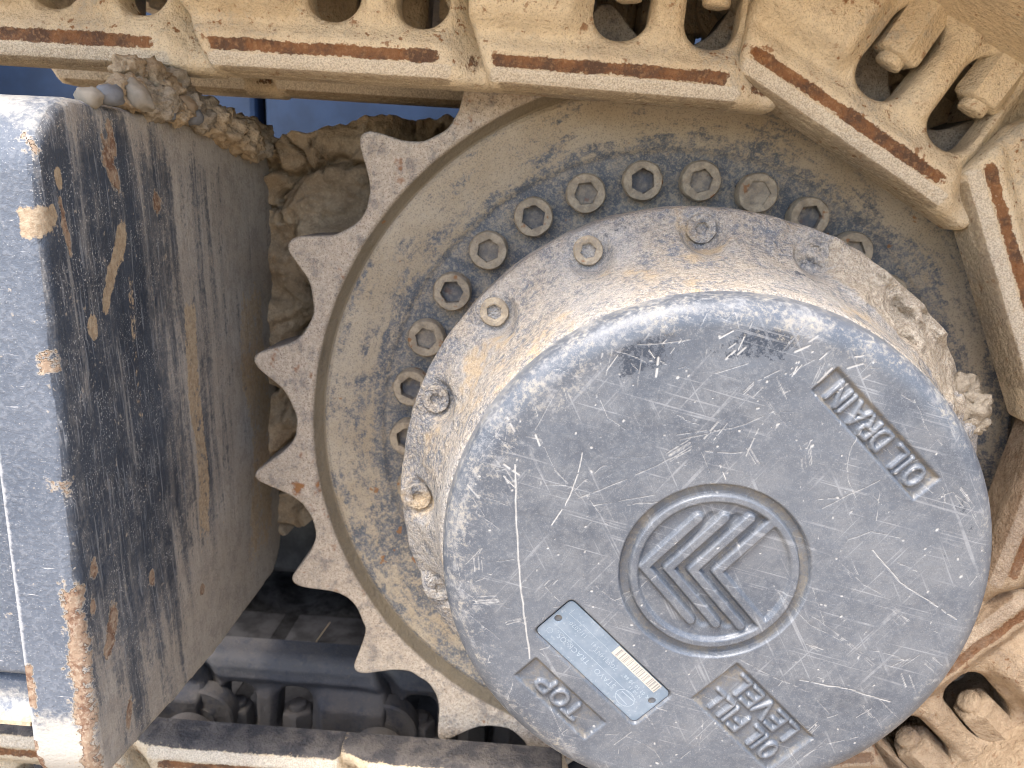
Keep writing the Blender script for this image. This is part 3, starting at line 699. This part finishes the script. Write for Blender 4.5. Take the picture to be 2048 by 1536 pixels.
# pale worn rim: strongest at the top left, lower left and the right edge
Ag = np.arctan2(Zg, Xg)
wid = .012 + .030 * np.exp(-((np.angle(np.exp(1j * (Ag - R_(150)))) / .75) ** 2)) + .020 * np.exp(-((np.angle(np.exp(1j * (Ag - R_(215)))) / .5) ** 2)) + .012 * np.exp(-((np.angle(np.exp(1j * (Ag - R_(80)))) / .5) ** 2)) + .008 * np.exp(-((np.angle(np.exp(1j * (Ag + R_(50)))) / .6) ** 2))
wid = wid * (.55 + .9 * fbm(np.stack([Xg * 30, Zg * 30, 0 * Xg + 3], -1), 41, 4))
rim = np.clip(1 - (.147 - Rg) / (wid * 1.15), 0, 1) * .68
idx = np.arange(n * n).reshape(n, n)
q = np.stack([idx[:-1, :-1], idx[1:, :-1], idx[1:, 1:], idx[:-1, 1:]], -1).reshape(-1, 4)
rq = Rg.ravel()[q]; rid = reg.ravel()[q].max(1)
PV = np.stack([Xg.ravel(), Yg.ravel(), Zg.ravel()], 1)
pol = np.clip(sm(Rg, .112, .122) * (np.exp(-((np.angle(np.exp(1j * (Ag - R_(112)))) / .22) ** 2)) + .9 * np.exp(-((np.angle(np.exp(1j * (Ag - R_(85)))) / .20) ** 2)) + .55 * np.exp(-((np.angle(np.exp(1j * (Ag - R_(20)))) / .3) ** 2))), 0, 1) * sm(Rg, .140, .133) * .62
def face_part(name, sel, lab=None, parent=hub):
    f = q[sel]; us = np.unique(f); rm = -np.ones(n * n, int); rm[us] = np.arange(len(us))
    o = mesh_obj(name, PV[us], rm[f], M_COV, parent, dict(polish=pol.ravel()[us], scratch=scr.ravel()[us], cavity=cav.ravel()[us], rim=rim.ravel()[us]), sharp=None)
    if lab: o['label'] = lab
    return o
ok = (rq < .1419).all(1)
cover = face_part('cover_face', ok & (rid == 0))
face_part('emblem', ok & (rid == 1), 'round cast emblem of nested chevrons in a ring')
face_part('lettered_panel', ok & (rid == 2), 'recessed panel with raised letters OIL DRAIN')
face_part('lettered_panel', ok & (rid == 3), 'recessed panel with raised letters TOP')
face_part('lettered_panel', ok & (rid == 4), 'recessed panel with raised letters OIL FILL LEVEL')
# cover wall
prof = [(r, YF + float(edge_drop(np.array(r))) + .00012) for r in np.linspace(.1395, .14845, 10)]
prof += [(.1488, -.1950), (.1497, -.189), (.1515, -.178), (.1530, -.165), (.1542, -.150), (.1555, -.138), (.1570, -.130)]
def wall_mod(r, y, a):
    P = np.stack([r * np.cos(a) * 22, y * 22, r * np.sin(a) * 22], -1)
    k = sm(y, -.19, -.17)
    return r + (fbm(P, 21, 4) - 1.0) * .005 * k, y
wv, wf = revolve(prof, 360, wall_mod)
rimw = .55 + .35 * np.cos(np.tile(np.linspace(0, 2 * np.pi, 360, endpoint=False), len(prof)) - R_(110)) 
mesh_obj('cover_wall', wv, wf, M_COV, hub, dict(scratch=np.zeros(len(wv)), cavity=np.zeros(len(wv)), rim=np.clip(rimw * .7, .3, .52)), sharp=None)
# flange with bosses round its bolts
prof = [(.1470, -.1925), (.1508, -.186), (.1526, -.177), (.1543, -.169), (.1561, -.160), (.1585, -.150), (.1618, -.140), (.1660, -.131), (.1705, -.1235), (.175, -.1170), (.1785, -.1125), (.183, -.109), (.1865, -.106), (.1885, -.1040), (.1897, -.1015), (.190, -.098), (.190, -.085), (.1895, -.06), (.186, -.055), (.180, -.05), (.180, .03)]
prof = [tuple(x) for x in np.concatenate([np.linspace(prof[i], prof[i + 1], 4)[:-1] for i in range(len(prof) - 1)] + [[prof[-1]]])]
FB = [R_(2.5 + 22.5 * k) for k in range(16)]
def fl_mod(r, y, a):
    P = np.stack([r * np.cos(a), y, r * np.sin(a)], -1)
    kk = sm(y, -.05, -.07)
    dy = (fbm(P * 30, 23, 4) - .5) * .011 * kk * sm(y, -.175, -.150); dr = (fbm(P * 45, 25, 4) - .38) * .0035 * kk * sm(y, -.189, -.178)
    cake = np.exp(-((np.angle(np.exp(1j * (a - R_(46)))) / R_(24)) ** 2)) * kk * sm(r, .158, .168) * sm(y, -.095, -.103)
    cake = cake * (.35 + 1.3 * sm(fbm(P * 38, 83, 3), .32, .62))
    dy = dy - cake * (.004 + .010 * fbm(P * 90, 81, 4))
    for b_ in FB:
        d = np.hypot(r * np.cos(a) - .1775 * math.cos(b_), r * np.sin(a) - .1775 * math.sin(b_))
        f = sm(d, .0165, .0110) * sm(y, -.09, -.10) * (1 - np.clip(cake, 0, .85))
        dr = dr * (1 - f); dy = dy * (1 - f) + f * (-.1100 - y)           # spot-faced seats cut in the shoulder
    return r + dr, y + dy
fv, ff = revolve(prof, 720, fl_mod)
fa = np.arctan2(fv[:, 2], fv[:, 0]); fr_ = np.hypot(fv[:, 0], fv[:, 2])
mesh_obj('flange', fv, ff, M_FLA, hub, dict(dirt=np.exp(-((np.angle(np.exp(1j * (fa - R_(46)))) / R_(26)) ** 2)) * sm(fr_, .158, .17)), sharp=60)
tmp = bolt_mesh(.0092, .0045, .0065, .006); cA = mesh_obj('flange_bolt', tmp[0], tmp[1], M_BOLT, hub, tmp[2], sharp=35)
tmp = bolt_mesh(.0092, .0036, .0062, .005, .45); cB = mesh_obj('flange_bolt', tmp[0], tmp[1], M_FLA, hub, tmp[2], sharp=50)
for k, b_ in enumerate(FB):
    M = Matrix.Translation((.1775 * math.cos(b_), -.1062, .1775 * math.sin(b_))) @ Matrix.Rotation(random.random() * 6, 4, 'Y')
    if k == 6: cA.matrix_local = M
    elif k == 1: cB.matrix_local = M
    else: copy_under(cA if k in (5,) else cB, hub, M)
# nameplate
npl = empty('nameplate'); npl.parent = hub
npl.matrix_local = Matrix(((TX[0], 0, TY[0], NP[0] / 1000), (0, 1, 0, YF + .0022), (TX[1], 0, TY[1], NP[1] / 1000), (0, 0, 0, 1)))
# local frame: x along the text, z up the text; rotation keeps handedness because -Y faces the viewer
hl, hw = NP[2], NP[3]
def np_sdf(u, v):
    return np.maximum(rbox(u, v, 0, 0, hl, hw, 3), -np.minimum(np.hypot(u + 37, v + 3.0), np.hypot(u - 37.0, v + .5)) + 2.2)
pv, pf = plate(np_sdf, lambda u, v, d: .2 * rnd_edge(d, .5), (-42, 42, -15.5, 15.5), .7, .9, 2, False)
pm = mesh_obj('plate', np.stack([pv[:, 0], -pv[:, 2] - .9, pv[:, 1]], 1) / 1000, pf, M_PLATE, npl, sharp=40)
YN = -.00115
def strip(name, x0, x1, z0, z1, mat, y=YN): return mesh_obj(name, [(x0 / 1000, y, z0 / 1000), (x1 / 1000, y, z0 / 1000), (x1 / 1000, y, z1 / 1000), (x0 / 1000, y, z1 / 1000)], [(0, 1, 2, 3)], mat, npl, smooth=False)
# join print into few meshes
def print_mesh(name, quads, mat, y):
    V = []; F = []
    for x0, z0, x1, z1, t in quads:
        d = Vector((x1 - x0, z1 - z0)); nrm = Vector((-d.y, d.x)).normalized() * t / 2; i = len(V)
        for sx, sz in ((x0, z0), (x1, z1)): V += [((sx + nrm.x) / 1000, y, (sz + nrm.y) / 1000), ((sx - nrm.x) / 1000, y, (sz - nrm.y) / 1000)]
        F.append((i, i + 1, i + 3, i + 2))
    return mesh_obj(name, V, F, mat, npl, smooth=False)
print_mesh('barcode_label', [(-33.5, -10.6, 1.5, -10.6, 6.3)], M_CREAM, YN)
bars = []; xb = -32.5
while xb < .3:
    t = random.choice((.25, .25, .45, .7)); bars.append((xb, -13.2, xb, -8.0, t)); xb += t + random.choice((.4, .6, .9, 1.5))
print_mesh('barcode_bars', bars, M_BAR, YN - .00012)
lines = [(-30, 3.0, 37, 3.0, .28), (4, -7.6, 24, -7.6, .25), (24, -7.6, 35, -7.0, .25), (35, -7, 35, -11, .25)]
el = [(-25 + 6.2 * math.cos(t), 6.8 + 4.6 * math.sin(t)) for t in np.linspace(0, 2 * math.pi, 33)]
lines += [(*a, *b_, .42) for a, b_ in zip(el[:-1], el[1:])]
lines += [(-30.2, 4.6, -20.6, 5.0, .5), (-29.0, 9.0, -19.6, 8.4, .5)]
el = [(35 + 1.7 * math.cos(t), 8 + 1.7 * math.sin(t)) for t in np.linspace(0, 2 * math.pi, 15)]
lines += [(*a, *b_, .25) for a, b_ in zip(el[:-1], el[1:])]
print_mesh('printed_lines', lines, M_WHITE, YN)
def print_text(s, x, z, h):
    cu = bpy.data.curves.new('printed_text', 'FONT'); cu.body = s; cu.size = h / 1000 * 1.35; cu.space_character = 1.15
    o = bpy.data.objects.new('tmp', cu); COL.objects.link(o); bpy.context.view_layer.update()
    me = bpy.data.meshes.new_from_object(o.evaluated_get(bpy.context.evaluated_depsgraph_get())); bpy.data.objects.remove(o)
    for v_ in me.vertices: v_.co = Vector((v_.co.x + x / 1000, YN - .0001, v_.co.y + z / 1000))
    me.materials.append(M_WHITE); t = bpy.data.objects.new('printed_text', me); COL.objects.link(t); t.parent = npl
print_text('STAVO - TRACK-OS', -16, 5.0, 3.4)
print_text('7G5314NT', -8.5, -3.4, 2.6); print_text('341   11/2020', 8, -5.0, 2.6)
print_text('K 02 50 30 88', -34, -4.0, 2.2); print_text('N 08 15', -31, -.8, 2.0); print_text('Made in Italy', 19, 4.2, 1.6)
# clods of dirt stuck to the flange
def lump(name, c, s, mat, parent=None, seed=0, amp=.45, sub=4, freq=2.2, gran=.55):
    bm = bmesh.new(); bmesh.ops.create_icosphere(bm, subdivisions=sub, radius=1)
    P = np.array([v_.co for v_ in bm.verts]); k = 1 + amp * (fbm(P * freq + seed * 7.3, seed, 5) - .5) * 2 + gran * (fbm(P * 7 + seed, seed + 5, 4) - .5) - gran * .5 * sm(np.abs(fbm(P * 4 + seed, seed + 9, 3) - .5), .05, 0)
    F = [[v_.index for v_ in f.verts] for f in bm.faces]; bm.free()
    return mesh_obj(name, P * k[:, None] * np.array(s) + np.array(c), F, mat, parent, sharp=None)
for i, (cx, cz, s) in enumerate([(.164, .086, .010), (.171, .076, .011), (.174, .066, .009), (.166, .070, .010), (.168, .058, .007)]):
    lump('mud_clod', (cx, -.110, cz), (s * 1.1, s * .5, s * 1.1), M_MUDL, hub, i + 3, .6, 4, 2.2, .4)

# ------------------------------------------------------------------ track frame guard at the left
guard = tag(empty('track_frame_guard', (-.355, -.2, -.2)), 'heavy black painted guard plate with rust chips left of the sprocket', 'guard')
GO = Vector((.355, .2, .2))
def g_sdf(y, z):
    d = rbox(y, z, -43, 22, 164, 210, 42)
    d2 = (-(z + 172) - (y + 200) * .095)      # bottom edge falls slightly to the back
    cl = np.maximum(d2, 0 * z - 1e3)
    return np.maximum(np.maximum(d, (-172 - z - (y + 207) * .098) / 1.005), (z - 231.5))
def g_h(y, z, d): return rnd_edge(d, 5.0) + (fbm(np.stack([y / 60, z / 60, 0 * y], -1), 2, 3) - .5) * 3.0 - .7 * sm(d, 6, 2) * (vnoise(np.stack([y / 9, z / 9, 0 * y], -1), 8) > .55)
gv, gf = plate(g_sdf, g_h, (-212, 332, -232, 240), 2.2, 38, 18, False)
yy, zz, hh = gv.T
chip = np.zeros(len(gv)); rub = np.zeros(len(gv))
def spot(A, cy, cz, ry, rz, tilt=0, amp=1.0):
    c_, s_ = math.cos(tilt), math.sin(tilt); a = (yy - cy) * c_ + (zz - cz) * s_; b_ = -(yy - cy) * s_ + (zz - cz) * c_
    np.maximum(A, amp * sm(np.hypot(a / ry, b_ / rz), 1.6, .5) * sm(hh, -15, -9), out=A)
fs = (hh > -12)
for s in [(-140, 197, 5.5, 15, .35), (-136, 212, 4, 10, .2), (-90, 176, 5, 8, .3), (-179, -77, 6, 13, -.3), (-183, -88, 5, 9, -.6), (-170, -147, 3.5, 9, -.2), (-191, -33, 3.5, 6, 0), (-195, -55, 2.5, 5, 0), (-129, -72, 3.5, 6, 0), (-188, 165, 2.2, 16, .2), (-60, -120, 4, 5, 0)]: spot(chip, *s[:5], .85)
for s in [(-137, 152, 6, 14, -.35), (-148, 136, 5, 13, -.45), (-156, 121, 4, 8, -.2), (-172, 108, 5, 7, 0), (-206, 168, 8, 8, 0), (-198, 172, 4, 5, 0), (-190, 190, 3, 6, 0)]: spot(rub, *s[:5], .9)
# the long tan band of mud running down the side
rub = np.maximum(rub, .62 * sm(np.abs(yy + 47 - (zz < 0) * zz * .12 + 8 * np.sin(zz / 40)), 13, 6) * sm(zz, 118, 95) * sm(zz, -120, -60))
rub = np.maximum(rub, .62 * sm(np.abs(yy - 70 + 10 * np.sin(zz / 33)), 40, 20) * sm(zz, 130, 80) * sm(zz, -190, -120))
rub = np.maximum(rub, .45 * sm(np.abs(yy + 128), 5, 2) * sm(zz, 160, 120) * sm(zz, -10, 30))
# chipped paint along the front edge
corner = sm(yy, -197, -204) 
e1 = sm(zz, -25, -45) + .7 * sm(np.abs(zz - 95), 8, 4) + .6 * sm(np.abs(zz - 25), 7, 3) + .8 * sm(zz, 195, 210)
edge_w = np.where(hh > -1e9, np.exp(-((hh + 5) / (5 + 4 * vnoise(np.stack([zz / 11, 0 * zz, 0 * zz], -1), 3))) ** 2), 0)
chip = np.maximum(chip, np.clip(e1, 0, 1) * corner * edge_w * (.75 + .5 * (fbm(np.stack([zz / 14, hh / 9, 0 * zz], -1), 6, 3) - .5)))
frontA = ((hh < -4.8) | ((zz > 226) & (hh < -3))).astype(float) * 1.0
frontA = sm(-hh, 2.0, 5.0) * (yy < -150)
frontA = np.maximum(frontA, sm(-hh, 2, 5) * (zz > 200))
frontA = frontA + .75 * sm(-hh, 35.0, 37.5) * (yy < -150)
chip = np.maximum(chip, .8 * sm(-hh, 30, 36) * sm(zz, -45, -75) * (yy < -150) * sm(fbm(np.stack([zz / 16, hh / 20, 0 * zz], -1), 9, 3), .42, .6))
spot(rub, -40, 232, 60, 5, 0, .8)
gl = np.stack([-.355 + hh / 1000 + .0, yy / 1000, zz / 1000], 1) + np.array(GO)
o = mesh_obj('guard_plate', gl, gf, M_GUARD, guard, dict(chip=chip, rub=rub, front=frontA), sharp=40)
# recessed panel left of the plate
def g2_sdf(x, z): return np.minimum(rbox(x, z, -150, 40, 152, 146, 6), rbox(x, z, -150, -124, 150, 14, 6))
def g2_h(x, z, d): return 0 - 7.0 * sm(z, -100, -108) * sm(z, -132, -124) + 4 * sm(z, -128, -134) + rnd_edge(d, 4) + (fbm(np.stack([x / 40, z / 40, 0 * x], -1), 9, 3) - .5) * 2
v2, f2 = plate(g2_sdf, g2_h, (-310, 10, -160, 190), 2.5, 60, 2, False)
P2 = np.stack([-.3925 + v2[:, 0] / 1000, -.199 - v2[:, 2] / 1000, v2[:, 1] / 1000], 1)
mesh_obj('recessed_panel', P2 + np.array(GO), f2, M_GUARD, guard, dict(chip=.75 * sm(v2[:, 0], -7, -1) * sm(v2[:, 1], -30, -60) * (fbm(v2 / 14, 5, 3) > .42), rub=.8 * sm(v2[:, 1], -126, -132), front=np.ones(len(v2))), sharp=40)

# ------------------------------------------------------------------ frame, mud, stones, blue panels behind
fr = box('chassis_beam', (-.95, .20, -.16), (-.10, .48, .12), M_DARK, None, .01)
tag(fr, 'dark mud covered track frame beam deep behind the sprocket teeth', 'frame')
mt = box('travel_motor_case', (-.13, .06, -.15), (.15, .40, .15), M_DARK, None, .04)
tag(mt, 'dark travel motor case hidden behind the sprocket disc', 'motor')
# mud packed on the frame behind the teeth
nu, nvv = 200, 220
Ug, Vg = np.meshgrid(np.linspace(-.43, -.08, nu), np.linspace(0, 1, nvv), indexing='ij')
base = np.interp(Ug, [-.43, -.385, -.356, -.314, -.29, -.197, -.08], [.195, .205, .224, .234, .246, .250, .20])
low = np.interp(Ug, [-.43, -.36, -.33, -.30, -.25, -.08], [-.16, -.16, -.14, -.115, -.06, 0])
topn = base + (fbm(np.stack([Ug * 45, 0 * Ug, 0 * Ug], -1), 4) - .5) * .022
Zm = topn + (low - topn) * np.clip((Vg - .10) / .90, 0, 1) ** 1.0
prof_y = .108 + .10 * sm(Vg, .10, 0) + .05 * sm(Ug, -.27, -.20)
wob = fbm(np.stack([Ug * 12, Zm * 12, 0 * Ug], -1), 77, 3)
NZ = fbm(np.stack([Ug * 17 + wob * 2, Zm * 14, prof_y * 10], -1), 17, 5); NZ2 = fbm(np.stack([Ug * 60 + wob * 5, Zm * 38, prof_y * 30], -1), 27, 5)
ridge = np.abs(fbm(np.stack([Ug * 30 + wob * 4, Zm * 16, 0 * Ug], -1), 37, 4) - .5) * 2
Ym = prof_y - np.maximum(NZ - .5, -.25) * .10 - (NZ2 - .5) * .030 + sm(ridge, .08, .0) * .026
Ym = np.maximum(Ym, .064)
mud = mesh_obj('packed_mud', np.stack([Ug, Ym, Zm], -1).reshape(-1, 3), grid_faces(nu, nvv)[:, ::-1], M_MUD, sharp=None)
tag(mud, 'lumpy dried brown mud packed behind the sprocket teeth', 'mud', kind='stuff')
# pile of mud and gravel on top of the guard
pile = empty('mud_pile', (-.35, -.07, .231)); tag(pile, 'crumbly heap of dried mud on top of the black guard', 'mud')
for i, (x_, y_, z_, s) in enumerate([(-.358, -.085, .238, .016), (-.362, -.105, .240, .013), (-.360, -.062, .243, .016), (-.358, -.04, .240, .014), (-.355, -.015, .236, .016), (-.365, -.075, .252, .015), (-.363, -.05, .255, .013), (-.352, .01, .230, .016), (-.352, .035, .226, .017), (-.356, .07, .224, .02), (-.37, -.02, .248, .014), (-.349, -.065, .2335, .009), (-.349, -.03, .232, .010), (-.351, .055, .221, .014), (-.366, -.09, .256, .010)]):
    lump('clod', (x_ + .35, y_ + .07, z_ - .231), (s, s * 1.15, s * .85), M_MUD if i % 3 else M_MUDL, pile, i + 20, .6, 4, 2.4, .36)
M_ST = [mat_simple('pale_pebble', (.27, .235, .185), .7, .3, .15, 60), mat_simple('grey_pebble', (.16, .165, .175), .7, .3, .15, 60), mat_simple('tan_pebble', (.26, .20, .135), .75, .3, .15, 60)]
ST = [(-.353, -.138, .237, .0075, 1, 'small grey pebble at the front end of the mud heap on the guard'),
      (-.350, -.112, .239, .0085, 0, 'round pale pebble in front of the mud heap on the guard'),
      (-.349, -.082, .236, .0070, 1, 'slim light grey stone chip in the middle of the mud heap'),
      (-.348, -.058, .239, .0085, 2, 'tan oval pebble leaning on the right half of the mud heap'),
      (-.349, -.046, .235, .0080, 1, 'grey angular stone on the guard edge right of the tan pebble'),
      (-.358, -.150, .234, .0065, 0, 'flat pale pebble lying left of the mud heap on the guard'),
      (-.349, -.020, .2345, .0065, 0, 'little pale stone at the rear foot of the mud heap')]
for i, (x_, y_, z_, s, m, lb) in enumerate(ST):
    o = lump('pebble', (0, 0, 0), (s * .9, s * 1.3, s * .8), M_ST[m], None, 50 + i, .42, 3, 1.6, .16); o.location = (x_, y_, z_); o.rotation_euler = (i, .3 * i, i * 2); tag(o, lb, 'pebble', 'pebbles in the mud heap')
# blue painted body panels far behind
for (x0, x1, lb) in ((-1.02, -.512, 'dark blue painted body panel glimpsed behind, left of the seam'), (-.500, .35, 'dark blue painted body panel glimpsed behind, right of the seam')):
    o = box('body_panel', (x0, .50, .13), (x1, .54, .75), M_BLUE, None, .008); tag(o, lb, 'panel', 'blue body panels')
o = box('frame_post', (-1.06, .30, .10), (-.895, .36, .75), M_LINK, None, .006); tag(o, 'tan dusty upright bar at the far left behind the guard', 'bar')
# dark underside of the machine behind, keeps the inside of the track in shade
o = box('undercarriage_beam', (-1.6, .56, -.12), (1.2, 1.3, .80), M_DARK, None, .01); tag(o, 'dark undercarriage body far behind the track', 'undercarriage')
# dry grass stem
gp = [Vector((-.378, .25, -.405)), Vector((-.362, .25, -.365)), Vector((-.345, .25, -.338))]
Vt = []; Ft = []
for i, p_ in enumerate(gp):
    for k in range(5): Vt.append((p_.x + 0.0008 * math.cos(k * 1.2566), p_.y + .0008 * math.sin(k * 1.2566), p_.z))
for i in range(2):
    for k in range(5): Ft.append((i * 5 + k, i * 5 + (k + 1) % 5, i * 5 + 5 + (k + 1) % 5, i * 5 + 5 + k))
o = mesh_obj('grass_stem', Vt, Ft, M_ST[2]); tag(o, 'thin dry grass stem standing in the dark gap under the guard', 'grass')

# rubble under the machine, with its shade painted in as near-black colour
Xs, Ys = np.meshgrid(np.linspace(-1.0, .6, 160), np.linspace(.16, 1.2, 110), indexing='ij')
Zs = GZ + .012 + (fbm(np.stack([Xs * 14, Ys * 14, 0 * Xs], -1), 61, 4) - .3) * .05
o = mesh_obj('rubble', np.stack([Xs, Ys, Zs], -1).reshape(-1, 3), grid_faces(160, 110)[:, ::-1], mat_simple('shade_painted_rubble', (.035, .034, .034), .9, .3, .6, 60, .004), sharp=None); tag(o, 'rubble on the ground under the machine, shade painted into its dark colour', 'rubble', kind='stuff')

o = box('lower_light_blocker', (-1.6, .345, -.33), (1.2, 1.3, -.17), M_DARK, None, .01); tag(o, 'dark block added behind the bottom run to keep light out of the track', 'light blocker')  # added block that stops light from behind reaching the lower run
